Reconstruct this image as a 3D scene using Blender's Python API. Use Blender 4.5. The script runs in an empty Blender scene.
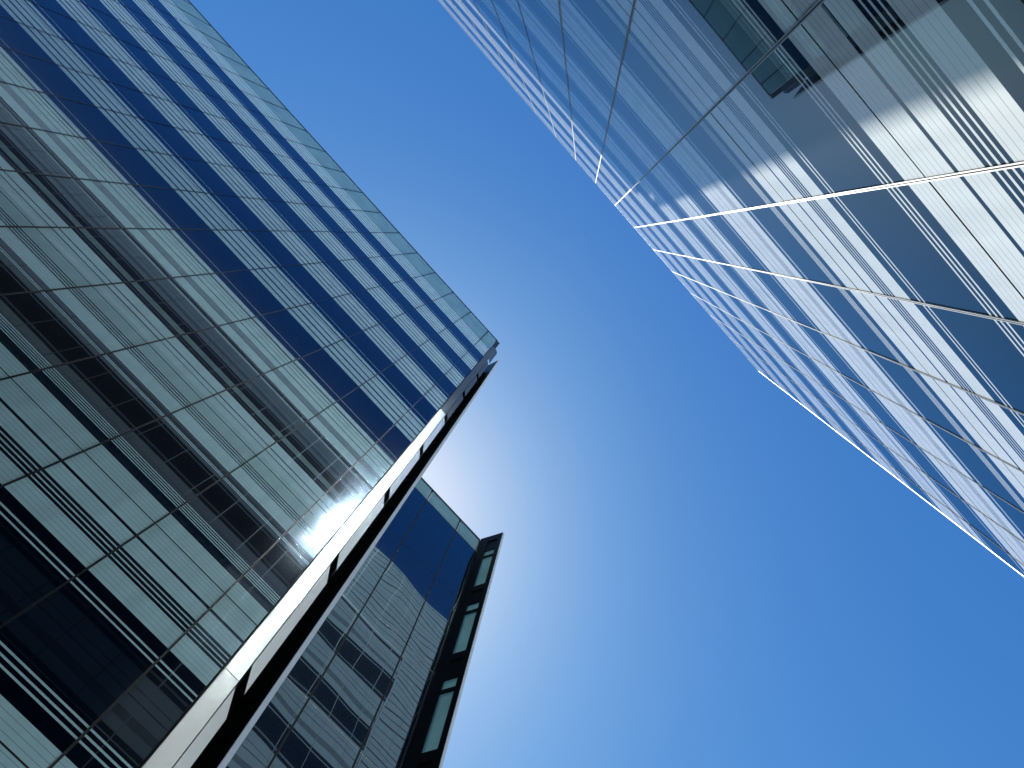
import bpy, bmesh, math, random
from mathutils import Vector, Matrix
random.seed(7)
SC = bpy.context.scene
COL = SC.collection
R = math.radians

# ------------------------------------------------------------------ camera
EYE = 1.6
cam_d = bpy.data.cameras.new('camera')
cam = bpy.data.objects.new('camera', cam_d)
COL.objects.link(cam)
RIGHT = Vector((0.6714220413, -0.7343297426, 0.0997610720))
UP = Vector((-0.7360520979, -0.6451540312, 0.2049477619))
BACK = Vector((-0.0861379795, -0.2110357910, -0.9736755843))
mw = Matrix.Identity(4)
for i, v in enumerate((RIGHT, UP, BACK)):
    for j in range(3):
        mw[j][i] = v[j]
mw.translation = (0, 0, EYE)
cam.matrix_world = mw
cam_d.sensor_width = 36.0
cam_d.lens = 24.7452
cam_d.clip_start = 0.05
cam_d.clip_end = 3000
SC.camera = cam
FPX = 703.864

def project(p):
    v = Vector(p) - Vector((0, 0, EYE))
    z = -v.dot(BACK)
    if z <= 0.01:
        return None
    return 512 + FPX * v.dot(RIGHT) / z, 384 - FPX * v.dot(UP) / z

# ------------------------------------------------------------------ light
SUN_EL, SUN_OFF = 59.9, 6.72           # elevation; angle from +Y towards +X
sx = math.cos(R(SUN_EL)) * math.sin(R(SUN_OFF))
sy = math.cos(R(SUN_EL)) * math.cos(R(SUN_OFF))
sz = math.sin(R(SUN_EL))
world = bpy.data.worlds.new('World')
SC.world = world
world.use_nodes = True
nt = world.node_tree
bg = nt.nodes['Background']
sky = nt.nodes.new('ShaderNodeTexSky')
sky.sky_type = 'NISHITA'
sky.sun_disc = False
sky.sun_elevation = R(SUN_EL)
sky.sun_rotation = R(SUN_OFF)
sky.altitude = 0
sky.air_density = 1.0
sky.dust_density = 0.6
sky.ozone_density = 3.0
sep = nt.nodes.new('ShaderNodeSeparateColor')      # colour response of the photograph's clear blue
com = nt.nodes.new('ShaderNodeCombineColor')
nt.links.new(sky.outputs['Color'], sep.inputs['Color'])
for ch, (g_, k_) in enumerate(((1.578, 0.734), (1.108, 1.80), (0.662, 4.27))):
    pw = nt.nodes.new('ShaderNodeMath')
    pw.operation = 'POWER'
    pw.inputs[1].default_value = g_
    ml = nt.nodes.new('ShaderNodeMath')
    ml.operation = 'MULTIPLY'
    ml.inputs[1].default_value = k_
    nt.links.new(sep.outputs[ch], pw.inputs[0])
    nt.links.new(pw.outputs[0], ml.inputs[0])
    nt.links.new(ml.outputs[0], com.inputs[ch])
cap = nt.nodes.new('ShaderNodeMix')               # keep the ring round the sun from burning out
cap.data_type = 'RGBA'
cap.blend_type = 'DARKEN'
cap.inputs['Factor'].default_value = 1.0
cap.inputs[7].default_value = (11, 15, 21, 1)
nt.links.new(com.outputs['Color'], cap.inputs[6])
nt.links.new(cap.outputs[2], bg.inputs['Color'])
bg.inputs['Strength'].default_value = 0.05
sd = bpy.data.lights.new('sun', 'SUN')
sd.energy = 5.0
sd.angle = R(0.53)
sd.color = (1.0, 0.99, 0.965)
sun = bpy.data.objects.new('sun', sd)
COL.objects.link(sun)
sun.rotation_euler = Vector((sx, sy, sz)).to_track_quat('Z', 'Y').to_euler()
sun.location = (sx * 90, sy * 90, sz * 90)
SC.view_settings.view_transform = 'Standard'
SC.view_settings.look = 'None'
SC.view_settings.gamma = 1
SC.view_settings.use_curve_mapping = False
SC.view_settings.exposure = 0.3
SC.render.engine = 'CYCLES'
cy = SC.cycles
cy.max_bounces = 12
cy.diffuse_bounces = 3
cy.glossy_bounces = 8
cy.transmission_bounces = 8
cy.transparent_max_bounces = 12
cy.caustics_reflective = True
cy.caustics_refractive = False
cy.blur_glossy = 0.6
cy.sample_clamp_indirect = 0
cy.use_denoising = True

# ------------------------------------------------------------------ materials
def principled(name, col, rough=0.4, metal=0.0, ior=1.5, coat=0.0, coat_rough=0.1):
    m = bpy.data.materials.new(name)
    m.use_nodes = True
    b = m.node_tree.nodes['Principled BSDF']
    b.inputs['Base Color'].default_value = (*col, 1)
    b.inputs['Roughness'].default_value = rough
    b.inputs['Metallic'].default_value = metal
    b.inputs['IOR'].default_value = ior
    b.inputs['Coat Weight'].default_value = coat
    b.inputs['Coat Roughness'].default_value = coat_rough
    return m

def wavy(m, scale, dist, detail=1.0):
    """Float glass is never quite flat: a faint bump bends what it mirrors."""
    t = m.node_tree
    b = t.nodes['Principled BSDF']
    g = t.nodes.new('ShaderNodeNewGeometry')
    n = t.nodes.new('ShaderNodeTexNoise')
    n.inputs['Scale'].default_value = scale
    n.inputs['Detail'].default_value = detail
    bp = t.nodes.new('ShaderNodeBump')
    bp.inputs['Strength'].default_value = 1.0
    bp.inputs['Distance'].default_value = dist
    t.links.new(g.outputs['Position'], n.inputs['Vector'])
    t.links.new(n.outputs['Fac'], bp.inputs['Height'])
    t.links.new(bp.outputs['Normal'], b.inputs['Normal'])
    t.links.new(bp.outputs['Normal'], b.inputs['Coat Normal'])
    return m

def mottle(m, c0, c1, scale=3.0, rough=None, stretch=(1, 1, 1)):
    """Slow variation of the surface colour and gloss (dust, batches of paint)."""
    t = m.node_tree
    b = t.nodes['Principled BSDF']
    g = t.nodes.new('ShaderNodeNewGeometry')
    mp = t.nodes.new('ShaderNodeMapping')
    mp.inputs['Scale'].default_value = stretch
    n = t.nodes.new('ShaderNodeTexNoise')
    n.inputs['Scale'].default_value = scale
    n.inputs['Detail'].default_value = 5
    r = t.nodes.new('ShaderNodeValToRGB')
    r.color_ramp.elements[0].color = (*c0, 1)
    r.color_ramp.elements[1].color = (*c1, 1)
    r.color_ramp.elements[0].position = 0.3
    r.color_ramp.elements[1].position = 0.7
    t.links.new(g.outputs['Position'], mp.inputs['Vector'])
    t.links.new(mp.outputs['Vector'], n.inputs['Vector'])
    t.links.new(n.outputs['Fac'], r.inputs['Fac'])
    t.links.new(r.outputs['Color'], b.inputs['Base Color'])
    if rough:
        k = t.nodes.new('ShaderNodeMapRange')
        k.inputs['To Min'].default_value = rough[0]
        k.inputs['To Max'].default_value = rough[1]
        t.links.new(n.outputs['Fac'], k.inputs['Value'])
        t.links.new(k.outputs['Result'], b.inputs['Roughness'])
    return m

def coated(name, col, ior, tint, haze, haze_rough, wave, weathered=False, wscale=0.55):
    """Solar-control glazing: bluish mirror coat over a dark pane or a white print; a little haze
    from dust; rain streaks and batch differences in the print."""
    m = bpy.data.materials.new(name)
    m.use_nodes = True
    t = m.node_tree
    t.nodes.remove(t.nodes['Principled BSDF'])
    g = t.nodes.new('ShaderNodeNewGeometry')
    n = t.nodes.new('ShaderNodeTexNoise')
    n.inputs['Scale'].default_value = wscale
    n.inputs['Detail'].default_value = 1
    bp = t.nodes.new('ShaderNodeBump')
    bp.inputs['Distance'].default_value = wave
    t.links.new(g.outputs['Position'], n.inputs['Vector'])
    t.links.new(n.outputs['Fac'], bp.inputs['Height'])
    df = t.nodes.new('ShaderNodeBsdfDiffuse')
    df.inputs['Color'].default_value = (*col, 1)
    if weathered:
        mp = t.nodes.new('ShaderNodeMapping')
        mp.inputs['Scale'].default_value = (2.2, 2.2, 0.22)
        n2 = t.nodes.new('ShaderNodeTexNoise')
        n2.inputs['Scale'].default_value = 2.0
        n2.inputs['Detail'].default_value = 6
        k = t.nodes.new('ShaderNodeMapRange')
        k.inputs['From Min'].default_value = 0.3
        k.inputs['From Max'].default_value = 0.7
        k.inputs['To Min'].default_value = 0.90
        k.inputs['To Max'].default_value = 1.04
        oi = t.nodes.new('ShaderNodeObjectInfo')
        k2 = t.nodes.new('ShaderNodeMapRange')
        k2.inputs['To Min'].default_value = 0.96
        k2.inputs['To Max'].default_value = 1.02
        mu = t.nodes.new('ShaderNodeMath')
        mu.operation = 'MULTIPLY'
        h = t.nodes.new('ShaderNodeHueSaturation')
        h.inputs['Color'].default_value = (*col, 1)
        t.links.new(g.outputs['Position'], mp.inputs['Vector'])
        t.links.new(mp.outputs['Vector'], n2.inputs['Vector'])
        t.links.new(n2.outputs['Fac'], k.inputs['Value'])
        t.links.new(oi.outputs['Random'], k2.inputs['Value'])
        t.links.new(k.outputs['Result'], mu.inputs[0])
        t.links.new(k2.outputs['Result'], mu.inputs[1])
        t.links.new(mu.outputs[0], h.inputs['Value'])
        t.links.new(h.outputs['Color'], df.inputs['Color'])
    gl = []
    for rough, tint in ((0.012, tint), (haze_rough, (0.9, 0.95, 1.0))):
        q = t.nodes.new('ShaderNodeBsdfGlossy')
        q.inputs['Color'].default_value = (*tint, 1)
        q.inputs['Roughness'].default_value = rough
        t.links.new(bp.outputs['Normal'], q.inputs['Normal'])
        gl.append(q)
    mh = t.nodes.new('ShaderNodeMixShader')
    mh.inputs['Fac'].default_value = haze
    t.links.new(gl[0].outputs[0], mh.inputs[1])
    t.links.new(gl[1].outputs[0], mh.inputs[2])
    fr = t.nodes.new('ShaderNodeFresnel')
    fr.inputs['IOR'].default_value = ior
    t.links.new(bp.outputs['Normal'], fr.inputs['Normal'])
    mx = t.nodes.new('ShaderNodeMixShader')
    t.links.new(fr.outputs[0], mx.inputs['Fac'])
    t.links.new(df.outputs[0], mx.inputs[1])
    t.links.new(mh.outputs[0], mx.inputs[2])
    t.links.new(mx.outputs[0], t.nodes['Material Output'].inputs['Surface'])
    return m

def backlit(name, trans, gloss_ior=1.5, mixf=0.5, base=(0.2, 0.3, 0.3)):
    """Etched glass: scatters the daylight that comes through from behind."""
    m = bpy.data.materials.new(name)
    m.use_nodes = True
    t = m.node_tree
    t.nodes.remove(t.nodes['Principled BSDF'])
    out = t.nodes['Material Output']
    tr = t.nodes.new('ShaderNodeBsdfTranslucent')
    tr.inputs['Color'].default_value = (*trans, 1)
    g = t.nodes.new('ShaderNodeNewGeometry')
    n = t.nodes.new('ShaderNodeTexNoise')
    n.inputs['Scale'].default_value = 0.9
    n.inputs['Detail'].default_value = 4
    r = t.nodes.new('ShaderNodeValToRGB')
    r.color_ramp.elements[0].color = (*[c * 0.75 for c in trans], 1)
    r.color_ramp.elements[1].color = (*[min(1, c * 1.2) for c in trans], 1)
    t.links.new(g.outputs['Position'], n.inputs['Vector'])
    t.links.new(n.outputs['Fac'], r.inputs['Fac'])
    t.links.new(r.outputs['Color'], tr.inputs['Color'])
    tp = t.nodes.new('ShaderNodeBsdfTransparent')
    tp.inputs['Color'].default_value = (*base, 1)
    mx = t.nodes.new('ShaderNodeMixShader')
    mx.inputs['Fac'].default_value = mixf
    t.links.new(tr.outputs[0], mx.inputs[1])
    t.links.new(tp.outputs[0], mx.inputs[2])
    gl = t.nodes.new('ShaderNodeBsdfGlossy')
    gl.inputs['Roughness'].default_value = 0.03
    fr = t.nodes.new('ShaderNodeFresnel')
    fr.inputs['IOR'].default_value = gloss_ior
    m2 = t.nodes.new('ShaderNodeMixShader')
    t.links.new(fr.outputs[0], m2.inputs['Fac'])
    t.links.new(mx.outputs[0], m2.inputs[1])
    t.links.new(gl.outputs[0], m2.inputs[2])
    t.links.new(m2.outputs[0], out.inputs['Surface'])
    return m

M = {}
M['clear'] = coated('clear_glass', (0.001, 0.004, 0.013), 1.43, (0.50, 0.74, 1.0), 0.22, 0.115, 0.0014)
M['frit'] = coated('white_fritted_glass', (0.66, 0.90, 0.86), 1.43, (0.50, 0.74, 1.0), 0.22, 0.115, 0.0014, True)
M['near_clear'] = coated('blue_clear_glass', (0.001, 0.004, 0.008), 1.60, (0.62, 0.86, 1.0), 0.16, 0.10, 0.0014)
M['near_frit'] = coated('sunlit_fritted_glass', (0.74, 0.77, 0.74), 1.60, (0.66, 0.88, 1.0), 0.18, 0.12, 0.0014, True)
M['wing_glass'] = coated('dark_blue_glass', (0.002, 0.005, 0.016), 2.0, (0.52, 0.80, 1.0), 0.08, 0.10, 0.011, False, 0.42)
M['pin'] = principled('frit_hairline', (0.30, 0.36, 0.35), 0.05, ior=1.5)
M['alu'] = mottle(principled('grey_aluminium', (0.4, 0.4, 0.4), 0.4, 0.6), (0.42, 0.42, 0.41), (0.58, 0.58, 0.56), 2.0, (0.3, 0.5))
M['dark_alu'] = principled('dark_anodised_aluminium', (0.13, 0.13, 0.135), 0.22, 1.0)
M['dark_strip'] = mottle(principled('dark_strip_cladding', (0.07, 0.08, 0.09), 0.4, 0.0), (0.06, 0.07, 0.08), (0.10, 0.11, 0.12), 1.2, (0.35, 0.5), (1, 1, 0.3))
M['pale_alu'] = mottle(principled('pale_aluminium', (0.34, 0.34, 0.33), 0.35, 0.3), (0.30, 0.30, 0.29), (0.38, 0.38, 0.37), 2.0, (0.3, 0.5))
M['gasket'] = principled('black_gasket', (0.012, 0.012, 0.013), 0.6)
M['black'] = principled('black_cladding', (0.010, 0.011, 0.012), 0.4, ior=1.25)
M['core'] = principled('dark_core', (0.02, 0.02, 0.022), 0.7)
M['cream'] = mottle(principled('pale_satin_cladding', (0.85, 0.83, 0.76), 0.32, 0.85), (0.80, 0.78, 0.72), (0.88, 0.86, 0.80), 1.2, (0.26, 0.40), (1, 1, 0.3))
M['white_metal'] = mottle(principled('white_coated_metal', (0.8, 0.8, 0.77), 0.4), (0.74, 0.74, 0.71), (0.84, 0.84, 0.81), 1.5, (0.3, 0.5))
M['parapet'] = backlit('etched_teal_glass', (0.64, 0.90, 0.95), mixf=0.38, base=(0.42, 0.60, 0.70))
M['louvre'] = backlit('teal_fin_glass', (0.60, 0.86, 0.84), mixf=0.40, base=(0.5, 0.72, 0.72))
M['fin_glass'] = wavy(principled('smoked_fin_glass', (0.012, 0.018, 0.018), 0.06, ior=1.9), 0.7, 0.004)
M['trim'] = mottle(principled('brushed_trim', (0.85, 0.85, 0.83), 0.3, 0.8), (0.8, 0.8, 0.78), (0.88, 0.88, 0.86), 1.5, (0.26, 0.36))
M['roof'] = mottle(principled('roof_felt', (0.2, 0.2, 0.2), 0.8), (0.16, 0.16, 0.16), (0.24, 0.24, 0.23), 1.0)
M['paving'] = mottle(principled('stone_paving', (0.2, 0.2, 0.2), 0.7), (0.17, 0.17, 0.17), (0.24, 0.24, 0.235), 0.8)

# ------------------------------------------------------------------ helpers
def thing(name, label, cat, loc=(0, 0, 0), rz=0.0):
    o = bpy.data.objects.new(name, None)
    COL.objects.link(o)
    o.location = loc
    o.rotation_euler = (0, 0, rz)
    o.empty_display_size = 0.5
    o['label'] = label
    o['category'] = cat
    return o

def link(name, me, parent=None, loc=(0, 0, 0), rot=(0, 0, 0)):
    o = bpy.data.objects.new(name, me)
    COL.objects.link(o)
    o.parent = parent
    o.location = loc
    o.rotation_euler = rot
    return o

class MB:
    """Collects boxes and prisms, then becomes ONE mesh."""
    def __init__(self):
        self.v, self.f, self.m = [], [], []
    def add(self, verts, faces, mi=0):
        b = len(self.v)
        self.v += [tuple(p) for p in verts]
        self.f += [tuple(b + i for i in f) for f in faces]
        self.m += [mi] * len(faces)
        return self
    def box(self, x0, x1, y0, y1, z0, z1, mi=0):
        x0, x1 = min(x0, x1), max(x0, x1)
        y0, y1 = min(y0, y1), max(y0, y1)
        z0, z1 = min(z0, z1), max(z0, z1)
        v = [(x, y, z) for z in (z0, z1) for x, y in ((x0, y0), (x1, y0), (x1, y1), (x0, y1))]
        f = [(3, 2, 1, 0), (4, 5, 6, 7), (0, 1, 5, 4), (1, 2, 6, 5), (2, 3, 7, 6), (3, 0, 4, 7)]
        return self.add(v, f, mi)
    def plate(self, p, q, t, zb, zt, mi=0):
        """Upright plate from plan point p to q, thickness t, bottom heights zb (p,q), top heights zt (p,q)."""
        p, q = Vector(p), Vector(q)
        d = (q - p).normalized()
        n = Vector((-d.y, d.x)) * t / 2
        v = []
        for zz in (zb, zt):
            v += [(*(p - n), zz[0]), (*(q - n), zz[1]), (*(q + n), zz[1]), (*(p + n), zz[0])]
        f = [(3, 2, 1, 0), (4, 5, 6, 7), (0, 1, 5, 4), (1, 2, 6, 5), (2, 3, 7, 6), (3, 0, 4, 7)]
        return self.add(v, f, mi)
    def mesh(self, name, mats):
        me = bpy.data.meshes.new(name)
        me.from_pydata(self.v, [], self.f)
        for m in mats:
            me.materials.append(m)
        for p, i in zip(me.polygons, self.m):
            p.material_index = i
        me.update()
        return me
    def build(self, name, mats, parent=None, loc=(0, 0, 0), rot=(0, 0, 0)):
        if not isinstance(mats, (list, tuple)):
            mats = [mats]
        return link(name, self.mesh(name, mats), parent, loc, rot)

CLEAR, FRIT, PIN = 0, 1, 2
GLASS_MATS = [M['clear'], M['frit'], M['pin']]
NEAR_MATS = [M['near_clear'], M['near_frit'], M['pin']]

def bands(variant, P):
    """The printed pattern of one storey of glass, from its lower joint (0) to the next (P)."""
    k = P / 3.62
    if variant == 0:
        white = [(0, 0.328), (2.187, P / k)]
        lines = [(0.525, 0.555), (0.613, 0.643), (0.700, 0.730), (1.862, 1.892), (1.958, 1.990)]
        cuts = [(2.553, 2.605), (2.630, 2.684), (2.713, 2.769), (2.795, 2.851), (3.155, 3.211)]
    elif variant == 1:
        white = [(0, 0.372), (2.212, P / k)]
        lines = [(0.583 + 0.054 * i, 0.608 + 0.054 * i) for i in range(5)] + [(1.955, 1.981), (2.003, 2.030)]
        cuts = [(2.590 + 0.079 * i, 2.622 + 0.079 * i) for i in range(4)] + [(3.212, 3.236)]
    elif variant == 6:
        white = [(0, P / k)]
        lines = []
        cuts = [(0.50, 0.55), (1.00, 1.09), (1.52, 1.57), (2.02, 2.12), (2.60, 2.65), (3.10, 3.19)]
    elif variant == 4:
        white = [(0, 0.48), (2.22, P / k)]
        lines = [(0.68, 0.705), (0.735, 0.76), (1.985, 2.035)]
        cuts = [(2.62 + 0.05 * i, 2.646 + 0.05 * i) for i in range(6)] + [(3.30, 3.335)]
    elif variant == 3:
        white = [(0, 0.42), (2.26, P / k)]
        lines = [(0.72, 0.745)]
        cuts = [(2.50, 2.59), (2.88, 2.98), (3.26, 3.34), (0.13, 0.23)]
    else:
        white = [(0, 0.50), (2.24, P / k)]
        lines = [(0.72 + 0.05 * i, 0.742 + 0.05 * i) for i in range(4)] + [(1.975, 1.997), (2.02, 2.042)]
        cuts = [(2.62 + 0.042 * i, 2.649 + 0.042 * i) for i in range(7)] + [(3.17, 3.21), (3.42, 3.45), (0.16, 0.20)]
    segs = []
    pts = []
    for a, b in white:
        z = a
        pins = []
        q = a + 0.081
        while variant < 2 and q < b - 0.03:
            if not any(c0 - 0.03 < q < c1 + 0.03 for c0, c1 in cuts):
                pins.append((q, q + 0.006, PIN))
            q += 0.081
        ev = sorted(pins + [(c0, c1, CLEAR) for c0, c1 in cuts if a < c0 < b])
        for c0, c1, mi in ev:
            pts.append((z, c0, FRIT))
            pts.append((c0, c1, mi))
            z = c1
        pts.append((z, b, FRIT))
    pts += [(a, b, FRIT) for a, b in lines]
    pts.sort()
    z = 0.0
    for a, b, mi in pts:
        if a > z + 1e-4:
            segs.append((z, a, CLEAR))
        segs.append((a, b, mi))
        z = b
    if z < P / k - 1e-4:
        segs.append((z, P / k, CLEAR))
    return [(a * k, b * k, mi) for a, b, mi in segs]

GAP_Z = 0.012
def pane(w, segs, s, z_hi=None):
    """Panel, origin at its lower left front corner; front faces -s*Y, the glass goes back s*Y."""
    m = MB()
    top = z_hi if z_hi else segs[-1][1]
    x0, x1 = 0.012, w - 0.012
    lo, hi = GAP_Z, top - GAP_Z
    for a, b, mi in segs:
        a, b = max(a, lo), min(b, hi)
        if b - a < 1e-4:
            continue
        v = [(x0, 0, a), (x1, 0, a), (x1, 0, b), (x0, 0, b)]
        m.add(v, [(0, 1, 2, 3) if s > 0 else (3, 2, 1, 0)], mi)
    t = 0.028 * s
    v = [(x0, 0, lo), (x1, 0, lo), (x1, 0, hi), (x0, 0, hi), (x0, t, lo), (x1, t, lo), (x1, t, hi), (x0, t, hi)]
    fs = [(4, 7, 6, 5), (0, 4, 5, 1), (1, 5, 6, 2), (2, 6, 7, 3), (3, 7, 4, 0)]
    if s < 0:
        fs = [tuple(reversed(f)) for f in fs]
    m.add(v, fs, CLEAR)
    return m

def seen(p00, p11, fixed, mat):
    """Rough pixel area a panel fills in the photograph."""
    (x0, z0), (x1, z1) = p00, p11
    n = 0
    N = 5
    pts = {}
    for i in range(N):
        for j in range(N):
            q = project(mat @ Vector((x0 + (x1 - x0) * (i + .5) / N, fixed, z0 + (z1 - z0) * (j + .5) / N)))
            if q and 0 <= q[0] < 1024 and 0 <= q[1] < 768:
                n += 1
    if n == 0:
        return 0
    c = [project(mat @ Vector(t)) for t in ((x0, fixed, z0), (x1, fixed, z0), (x1, fixed, z1), (x0, fixed, z1))]
    if any(t is None for t in c):
        return 0
    A = 0
    for i in range(4):
        a, b = c[i], c[(i + 1) % 4]
        A += a[0] * b[1] - b[0] * a[1]
    return abs(A) / 2 * n / N / N

def facade(root, rootmat, xs, zs, y, s, variants, jitter, mats):
    """Panels between the upright joints xs and the level joints zs; front plane at y."""
    cells = []
    for i in range(len(xs) - 1):
        for j in range(len(zs) - 1):
            a = seen((xs[i], zs[j]), (xs[i + 1], zs[j + 1]), y, rootmat)
            cells.append((a, i, j))
    cells.sort(reverse=True)
    cache = {}
    rest = MB()
    for n, (a, i, j) in enumerate(cells):
        w = round(xs[i + 1] - xs[i], 4)
        P = round(zs[j + 1] - zs[j], 4)
        key = (w, P, variants[j])
        if key not in cache:
            pm = pane(w, bands(*variants[j]) if isinstance(variants[j], tuple) else bands(variants[j], P), s, P)
            cache[key] = (pm, pm.mesh('glass_panel', mats))
        pm, me = cache[key]
        if n < 100 and a > 0:
            link('glass_panel', me, root, (xs[i], y, zs[j]),
                 (random.gauss(0, jitter), 0, random.gauss(0, jitter)))
        else:
            b = len(rest.v)
            rest.v += [(p[0] + xs[i], p[1] + y, p[2] + zs[j]) for p in pm.v]
            rest.f += [tuple(b + q for q in f) for f in pm.f]
            rest.m += pm.m
    o = rest.build('glass_panel', mats, root)
    o['kind'] = 'stuff'

def mullion(root, x, y, s, z0, z1, w=0.036, out=0.014, rail=None, e=0.0135):
    m = MB()
    m.box(x - w / 2, x - w / 2 + e, y - s * out, y + s * 0.05, z0, z1, 0)
    m.box(x + w / 2 - e, x + w / 2, y - s * out, y + s * 0.05, z0, z1, 0)
    m.box(x - w / 2 + e, x + w / 2 - e, y + s * 0.004, y + s * 0.05, z0, z1, 1)
    m.build('mullion', [rail or M['alu'], M['gasket']], root)

def transom(root, x0, x1, y, s, z, h=0.024):
    m = MB()
    m.box(x0, x1, y + s * 0.006, y + s * 0.05, z - h / 2, z + h / 2)
    m.build('horizontal_joint', M['gasket'], root)

# ------------------------------------------------------------------ ground
g = MB()
N = 24
L = 1500.0
g.add([(-L, -L, 0), (L, -L, 0), (L, L, 0), (-L, L, 0)], [(0, 1, 2, 3)])
o = g.build('pavement', M['paving'])
o['kind'] = 'structure'

# ------------------------------------------------------------------ tower with the dark facade (left of the picture)
YA = 7.6
TA = thing('glass_office_tower', 'tall dark blue striped glass tower with a bright metal strip down its corner', 'office tower', (0, YA, 0))
IA = Matrix.Translation((0, YA, 0))
JA = [EYE + 5.645 + 3.79 * k for k in range(-2, 9)]
JA = [0.0] + [z for z in JA if z > 0.5]
ROOF_A = EYE + 40.10
PAR_A = EYE + 36.62
XA = [-(7.168 - 1.502 * k) for k in range(-18, 6)] + [1.05]
k0 = JA.index(EYE + 5.645)
varA = []
for j in range(len(JA) - 1):
    varA.append(0 if j <= k0 else (1 if j == k0 + 1 else (2 if j < k0 + 3 else 3)))
zsA = JA
facade(TA, IA, XA, zsA, 0.0, 1, varA, 0.0007, GLASS_MATS)
# the short strip under the parapet glass
short = {}
for i in range(len(XA) - 1):
    w = round(XA[i + 1] - XA[i], 4)
    if w not in short:
        h = PAR_A - JA[-1]
        short[w] = pane(w, [(0, 0.13, FRIT), (0.13, 0.20, CLEAR), (0.20, 0.36, FRIT), (0.36, 0.42, CLEAR), (0.42, h, FRIT)], 1).mesh('spandrel_panel', GLASS_MATS)
        pm = MB()
        pm.box(0.03, w - 0.03, 0.0, 0.02, 0.02, ROOF_A - PAR_A - 0.10)
        short[(w, 'p')] = pm.mesh('parapet_glass', [M['parapet']])
    link('spandrel_panel', short[w], TA, (XA[i], 0, JA[-1]))
    link('parapet_glass', short[(w, 'p')], TA, (XA[i], 0, PAR_A))
for x in XA[:-1]:
    mullion(TA, x, 0, 1, 0, ROOF_A - 0.05, 0.03, 0.012, M['dark_alu'], 0.007)
for z in JA[1:-1]:
    transom(TA, XA[0], XA[-1], 0, 1, z)
MB().box(XA[0], XA[-1] + 0.04, -0.02, 0.10, ROOF_A - 0.09, ROOF_A).build('coping', M['gasket'], TA)
body = MB()
body.box(XA[0] + 0.02, XA[-1] - 0.04, 0.055, 15.0, 0, PAR_A - 0.02)
body.build('core', M['core'], TA)
MB().box(XA[0] + 0.1, XA[-1] - 0.1, 0.3, 14.9, PAR_A - 0.018, PAR_A + 0.1).build('roof', M['roof'], TA)
# posts and plant behind the parapet glass
m = MB()
for i in range(len(XA) - 1):
    m.box(XA[i] - 0.03, XA[i] + 0.03, 0.06, 0.12, PAR_A + 0.1, ROOF_A - 0.1)
m.build('parapet_posts', M['gasket'], TA)
# corner: pale satin strip, shadow gap, second strip, return wall
zc = [0.0] + [EYE + 0.8 + 3.79 * k for k in range(0, 10)] + [ROOF_A - 2.1]
zc = [z for z in zc if z < ROOF_A - 2.0] + [ROOF_A - 2.05]
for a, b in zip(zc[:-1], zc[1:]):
    MB().box(1.075, 1.345, -0.01, 0.05, a + 0.006, b - 0.006).build('corner_strip', M['cream'] if b < EYE + 24 else M['dark_strip'], TA)  # upper pieces get a darker colour than the lower ones
MB().box(1.052, 1.36, 0.055, 0.16, 0, ROOF_A - 2.05).build('corner_post', M['black'], TA)
MB().box(1.06, 1.30, 0.0, 0.15, ROOF_A - 2.05, ROOF_A - 0.01).build('corner_cap', M['gasket'], TA)
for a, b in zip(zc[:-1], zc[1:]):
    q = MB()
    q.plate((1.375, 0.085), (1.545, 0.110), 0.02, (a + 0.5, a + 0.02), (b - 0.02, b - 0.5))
    q.build('return_strip', M['cream'] if b < EYE + 24 else M['dark_strip'], TA)
ret = MB()
ret.add([(1.36, 0.16, 0), (1.62, 1.30, 0), (1.62, 15, 0), (1.015, 15, 0), (1.015, 0.16, 0),
         (1.36, 0.16, ROOF_A - 3.2), (1.62, 1.30, ROOF_A - 3.2), (1.62, 15, ROOF_A - 3.2), (1.015, 15, ROOF_A - 3.2), (1.015, 0.16, ROOF_A - 3.2)],
        [(4, 3, 2, 1, 0), (5, 6, 7, 8, 9), (0, 1, 6, 5), (1, 2, 7, 6), (2, 3, 8, 7), (3, 4, 9, 8), (4, 0, 5, 9)])
ret.build('return_wall', M['black'], TA)

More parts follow.
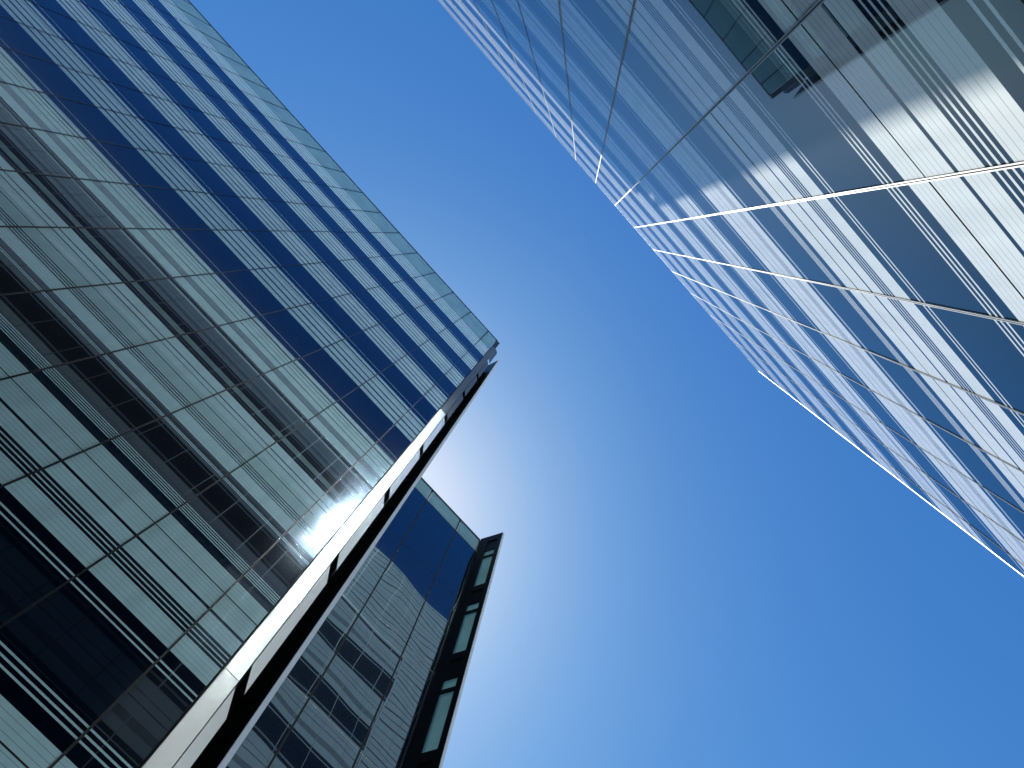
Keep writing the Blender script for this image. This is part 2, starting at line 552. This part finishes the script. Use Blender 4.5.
def fin(root, p, q, top_p, top_q, z0, levels, glass, slatted=True, name='corner_fin'):
    """Upright blade from plan point p (at the building) to q (free edge): black frame, glass lights, metal edge."""
    p, q = Vector(p), Vector(q)
    d = q - p
    L = d.length
    def at(u):
        return p + d * u
    def top(u):
        return top_p + (top_q - top_p) * u
    f = MB()
    f.plate(at(0), at(0.36), 0.09, (z0, z0), (top(0), top(0.36)))
    f.plate(at(0.80), at(0.985), 0.09, (z0, z0), (top(0.80), top(0.985)))
    bars = [(z0, z0 + 0.3)]
    lights, slats = [], []
    for a, b in zip(levels[:-1], levels[1:]):
        bars += [(b - 0.34, b), (b - 1.20, b - 1.06), (b - 1.75, b - 1.60)]
        lights += [(a, b - 1.75), (b - 1.60, b - 1.20)]
        slats.append((b - 1.06, b - 0.34))
    for a, b in bars:
        f.plate(at(0.36), at(0.80), 0.085, (a, a), (b, b))
    if top(0.36) > levels[-1] + 0.05:
        f.plate(at(0.36), at(0.80), 0.085, (levels[-1],) * 2, (top(0.36), top(0.8)))
    fo = f.build(name, M['black'], root)
    for a, b in lights:
        l = MB()
        l.plate(at(0.36), at(0.80), 0.02, (a, a), (b, b))
        l.build('fin_light', glass, fo)
    if not slatted:
        for a, b in slats:
            s = MB()
            s.plate(at(0.36), at(0.80), 0.02, (a, a), (b, b))
            s.build('fin_plate', M['black'], fo)
    for a, b in slats if slatted else ():
        s = MB()
        for k in range(3):
            zz = a + (b - a) * (k + 0.5) / 3
            s.plate(at(0.36), at(0.80), 0.07, (zz - 0.03, zz + 0.05), (zz + 0.02, zz + 0.10))
        s.build('fin_louvre', M['dark_alu'], fo)
    e = MB()
    e.plate(at(0.985), at(1.0), 0.11, (z0, z0), (top(0.985), top(1.0)))
    e.build('edge_trim', M['white_metal'], fo)
    return fo

lvA = [z for z in [EYE + 1.9 + 3.79 * k for k in range(0, 10)] if z < EYE + 37]
fin(TA, (1.60, 1.30), (1.972, 0.52), EYE + 37.6, EYE + 39.15, 0.0, lvA, M['fin_glass'], False)

# ------------------------------------------------------------------ lower block set back behind the tower's corner
YC = 10.52
TC = thing('glass_office_block', 'lower dark navy glass block set back behind the corner of the left tower', 'office block', (3.3, YC, 0))
ROOF_C = EYE + 25.1
PAR_C = EYE + 24.05
XC = [1.78, 3.277, 4.84, 5.94]
ZC = [0.0, EYE + 4.6, EYE + 8.6, EYE + 12.6, EYE + 16.57, EYE + 20.4, PAR_C]
ox = 3.3
for i in range(3):
    w = XC[i + 1] - XC[i]
    for j in range(len(ZC) - 1):
        p = MB()
        p.box(XC[i] + 0.02 - ox, XC[i + 1] - 0.02 - ox, 0, 0.03, ZC[j] + 0.012, ZC[j + 1] - 0.012)
        p.build('glass_panel', M['wing_glass'], TC, (0, 0, 0), (0, 0, 0))
    MB().box(XC[i] + 0.04 - ox, XC[i + 1] - 0.04 - ox, 0, 0.02, PAR_C + 0.03, ROOF_C - 0.05).build('parapet_glass', M['parapet'], TC)
for x in XC[1:3]:
    m = MB()
    m.box(x - 0.02 - ox, x - 0.006 - ox, -0.012, 0.05, 0, ROOF_C - 0.04, 0)
    m.box(x + 0.006 - ox, x + 0.02 - ox, -0.012, 0.05, 0, ROOF_C - 0.04, 0)
    m.box(x - 0.006 - ox, x + 0.006 - ox, 0.004, 0.05, 0, ROOF_C - 0.04, 1)
    m.build('mullion', [M['gasket'], M['gasket']], TC)
for z in ZC[1:]:
    MB().box(XC[0] - ox, XC[-1] - ox, 0.004, 0.05, z - 0.011, z + 0.011).build('horizontal_joint', M['gasket'] if z > EYE + 18 else M['alu'], TC)
MB().box(XC[0] - ox, XC[-1] - ox, -0.02, 0.08, ROOF_C - 0.045, ROOF_C).build('coping', M['gasket'], TC)
MB().box(XC[0] + 0.02 - ox, XC[-1] - 0.02 - ox, 0.055, 12.0, 0, PAR_C - 0.01).build('core', M['core'], TC)
MB().box(XC[0] + 0.1 - ox, XC[-1] - 0.1 - ox, 0.3, 11.9, PAR_C - 0.008, PAR_C + 0.08).build('roof', M['roof'], TC)
MB().box(XC[-1] - ox, XC[-1] + 0.06 - ox, 0.0, 12.0, 0, ROOF_C).build('end_wall', M['black'], TC)
lvC = [EYE + 1.9 + 3.85 * k for k in range(0, 7)]
fin(TC, (5.99 - ox, -0.02), (6.33 - ox, -0.90), ROOF_C + 0.05, ROOF_C, 0.0, lvC, M['louvre'], False)

# ------------------------------------------------------------------ tower with the pale facade (right of the picture)
ROT_B = R(0.1267)
YB = -2.0522
TB = thing('fritted_glass_tower', 'pale tower with sunlit white stripes and a dark mirror image of the other tower', 'office tower', (0, 0, 0), ROT_B)
IB = Matrix.Rotation(ROT_B, 4, 'Z')
JB = [EYE + 5.465 + 3.62 * k for k in range(-2, 9)]
JB = [0.0] + [z for z in JB if z > 0.3]
ROOF_B = EYE + 35.42
XB = [-0.0896 + 1.42284 * k for k in range(-27, 8)] + [10.72]
XB = [x for x in XB if x < 10.5] + [10.72]
k0 = JB.index(EYE + 5.465)
varB = [0 if j <= k0 else (1 if j == k0 + 1 else 4) for j in range(len(JB) - 1)]
facade(TB, IB, XB, JB, YB, -1, varB, 0.0005, NEAR_MATS)
capB = {}
for i in range(len(XB) - 1):
    w = round(XB[i + 1] - XB[i], 4)
    if w not in capB:
        h = ROOF_B - 0.04 - JB[-1]
        capB[w] = pane(w, [(0, 0.5, FRIT), (0.5, 0.75, CLEAR), (0.75, h, FRIT)], -1).mesh('spandrel_panel', NEAR_MATS)
    link('spandrel_panel', capB[w], TB, (XB[i], YB, JB[-1]))
for x in XB[:-1]:
    mullion(TB, x, YB, -1, 0, ROOF_B + 0.03, 0.032, 0.012, M['pale_alu'], 0.011)
for z in JB[1:]:
    transom(TB, XB[0], XB[-1], YB, -1, z)
MB().box(XB[0], XB[-1] + 0.03, YB - 0.10, YB + 0.004, ROOF_B - 0.035, ROOF_B).build('coping', M['alu'], TB)
tube = MB()
NS = 20
ring = [(10.775 + 0.042 * math.cos(2 * math.pi * k / NS), YB - 0.035 + 0.042 * math.sin(2 * math.pi * k / NS)) for k in range(NS)]
tube.add([(x, y, 0) for x, y in ring] + [(x, y, ROOF_B + 0.01) for x, y in ring],
         [(k, (k + 1) % NS, NS + (k + 1) % NS, NS + k) for k in range(NS)] + [tuple(range(NS, 2 * NS))])
tm = tube.mesh('corner_trim', [M['trim']])
for pf in tm.polygons:
    pf.use_smooth = len(pf.vertices) == 4
link('corner_trim', tm, TB)
MB().box(XB[0] + 0.02, 10.70, YB - 0.055, YB - 16, 0, ROOF_B - 0.3).build('core', M['core'], TB)
MB().box(XB[0] + 0.1, 10.65, YB - 0.2, YB - 15.9, ROOF_B - 0.298, ROOF_B - 0.2).build('roof', M['roof'], TB)
MB().box(10.702, 10.742, YB - 0.125, YB - 16, 0, ROOF_B - 0.1).build('end_wall', M['clear'], TB)

# taller part of the same tower, set back four metres (met only in the other buildings' glass)
YU = YB - 4.0
XU = XB[:-1] + [XB[-2] + 1.42284 * k for k in range(1, 6)]
ZU = [EYE + 5.465 + 3.62 * k for k in range(-1, 12)]
ROOF_U = EYE + 48.8
up = MB()
cache = {}
for i in range(len(XU) - 1):
    for j in range(len(ZU)):
        if XU[i] < 10.0 and ZU[j] < ROOF_B - 1.2:
            continue
        P = round((ZU[j + 1] if j + 1 < len(ZU) else ROOF_U) - ZU[j], 4)
        if (P, j % 2) not in cache:
            cache[(P, j % 2)] = pane(1.42284, [(a, min(b, P), c) for a, b, c in bands(6, 3.62) if a < P - 0.02], -1, P)
        pm = cache[(P, j % 2)]
        b = len(up.v)
        up.v += [(p[0] + XU[i], p[1] + YU, p[2] + ZU[j]) for p in pm.v]
        up.f += [tuple(b + q for q in f) for f in pm.f]
        up.m += pm.m
o = up.build('upper_facade', NEAR_MATS, TB)
rail = MB()
for x in XU[1:]:
    rail.box(x - 0.010, x + 0.010, YU + 0.012, YU - 0.05, EYE + 2 if x > 10.8 else ROOF_B - 0.2, ROOF_U)
rail.build('upper_mullions', M['pale_alu'], TB)
MB().box(XU[0], XU[-1] + 0.05, YU - 0.055, YU - 12, ROOF_B - 0.19, ROOF_U - 0.02).build('upper_core', M['core'], TB)
MB().box(10.80, XU[-1] + 0.05, YU - 0.055, YU - 12, 0, ROOF_B - 0.20).build('upper_core', M['core'], TB)
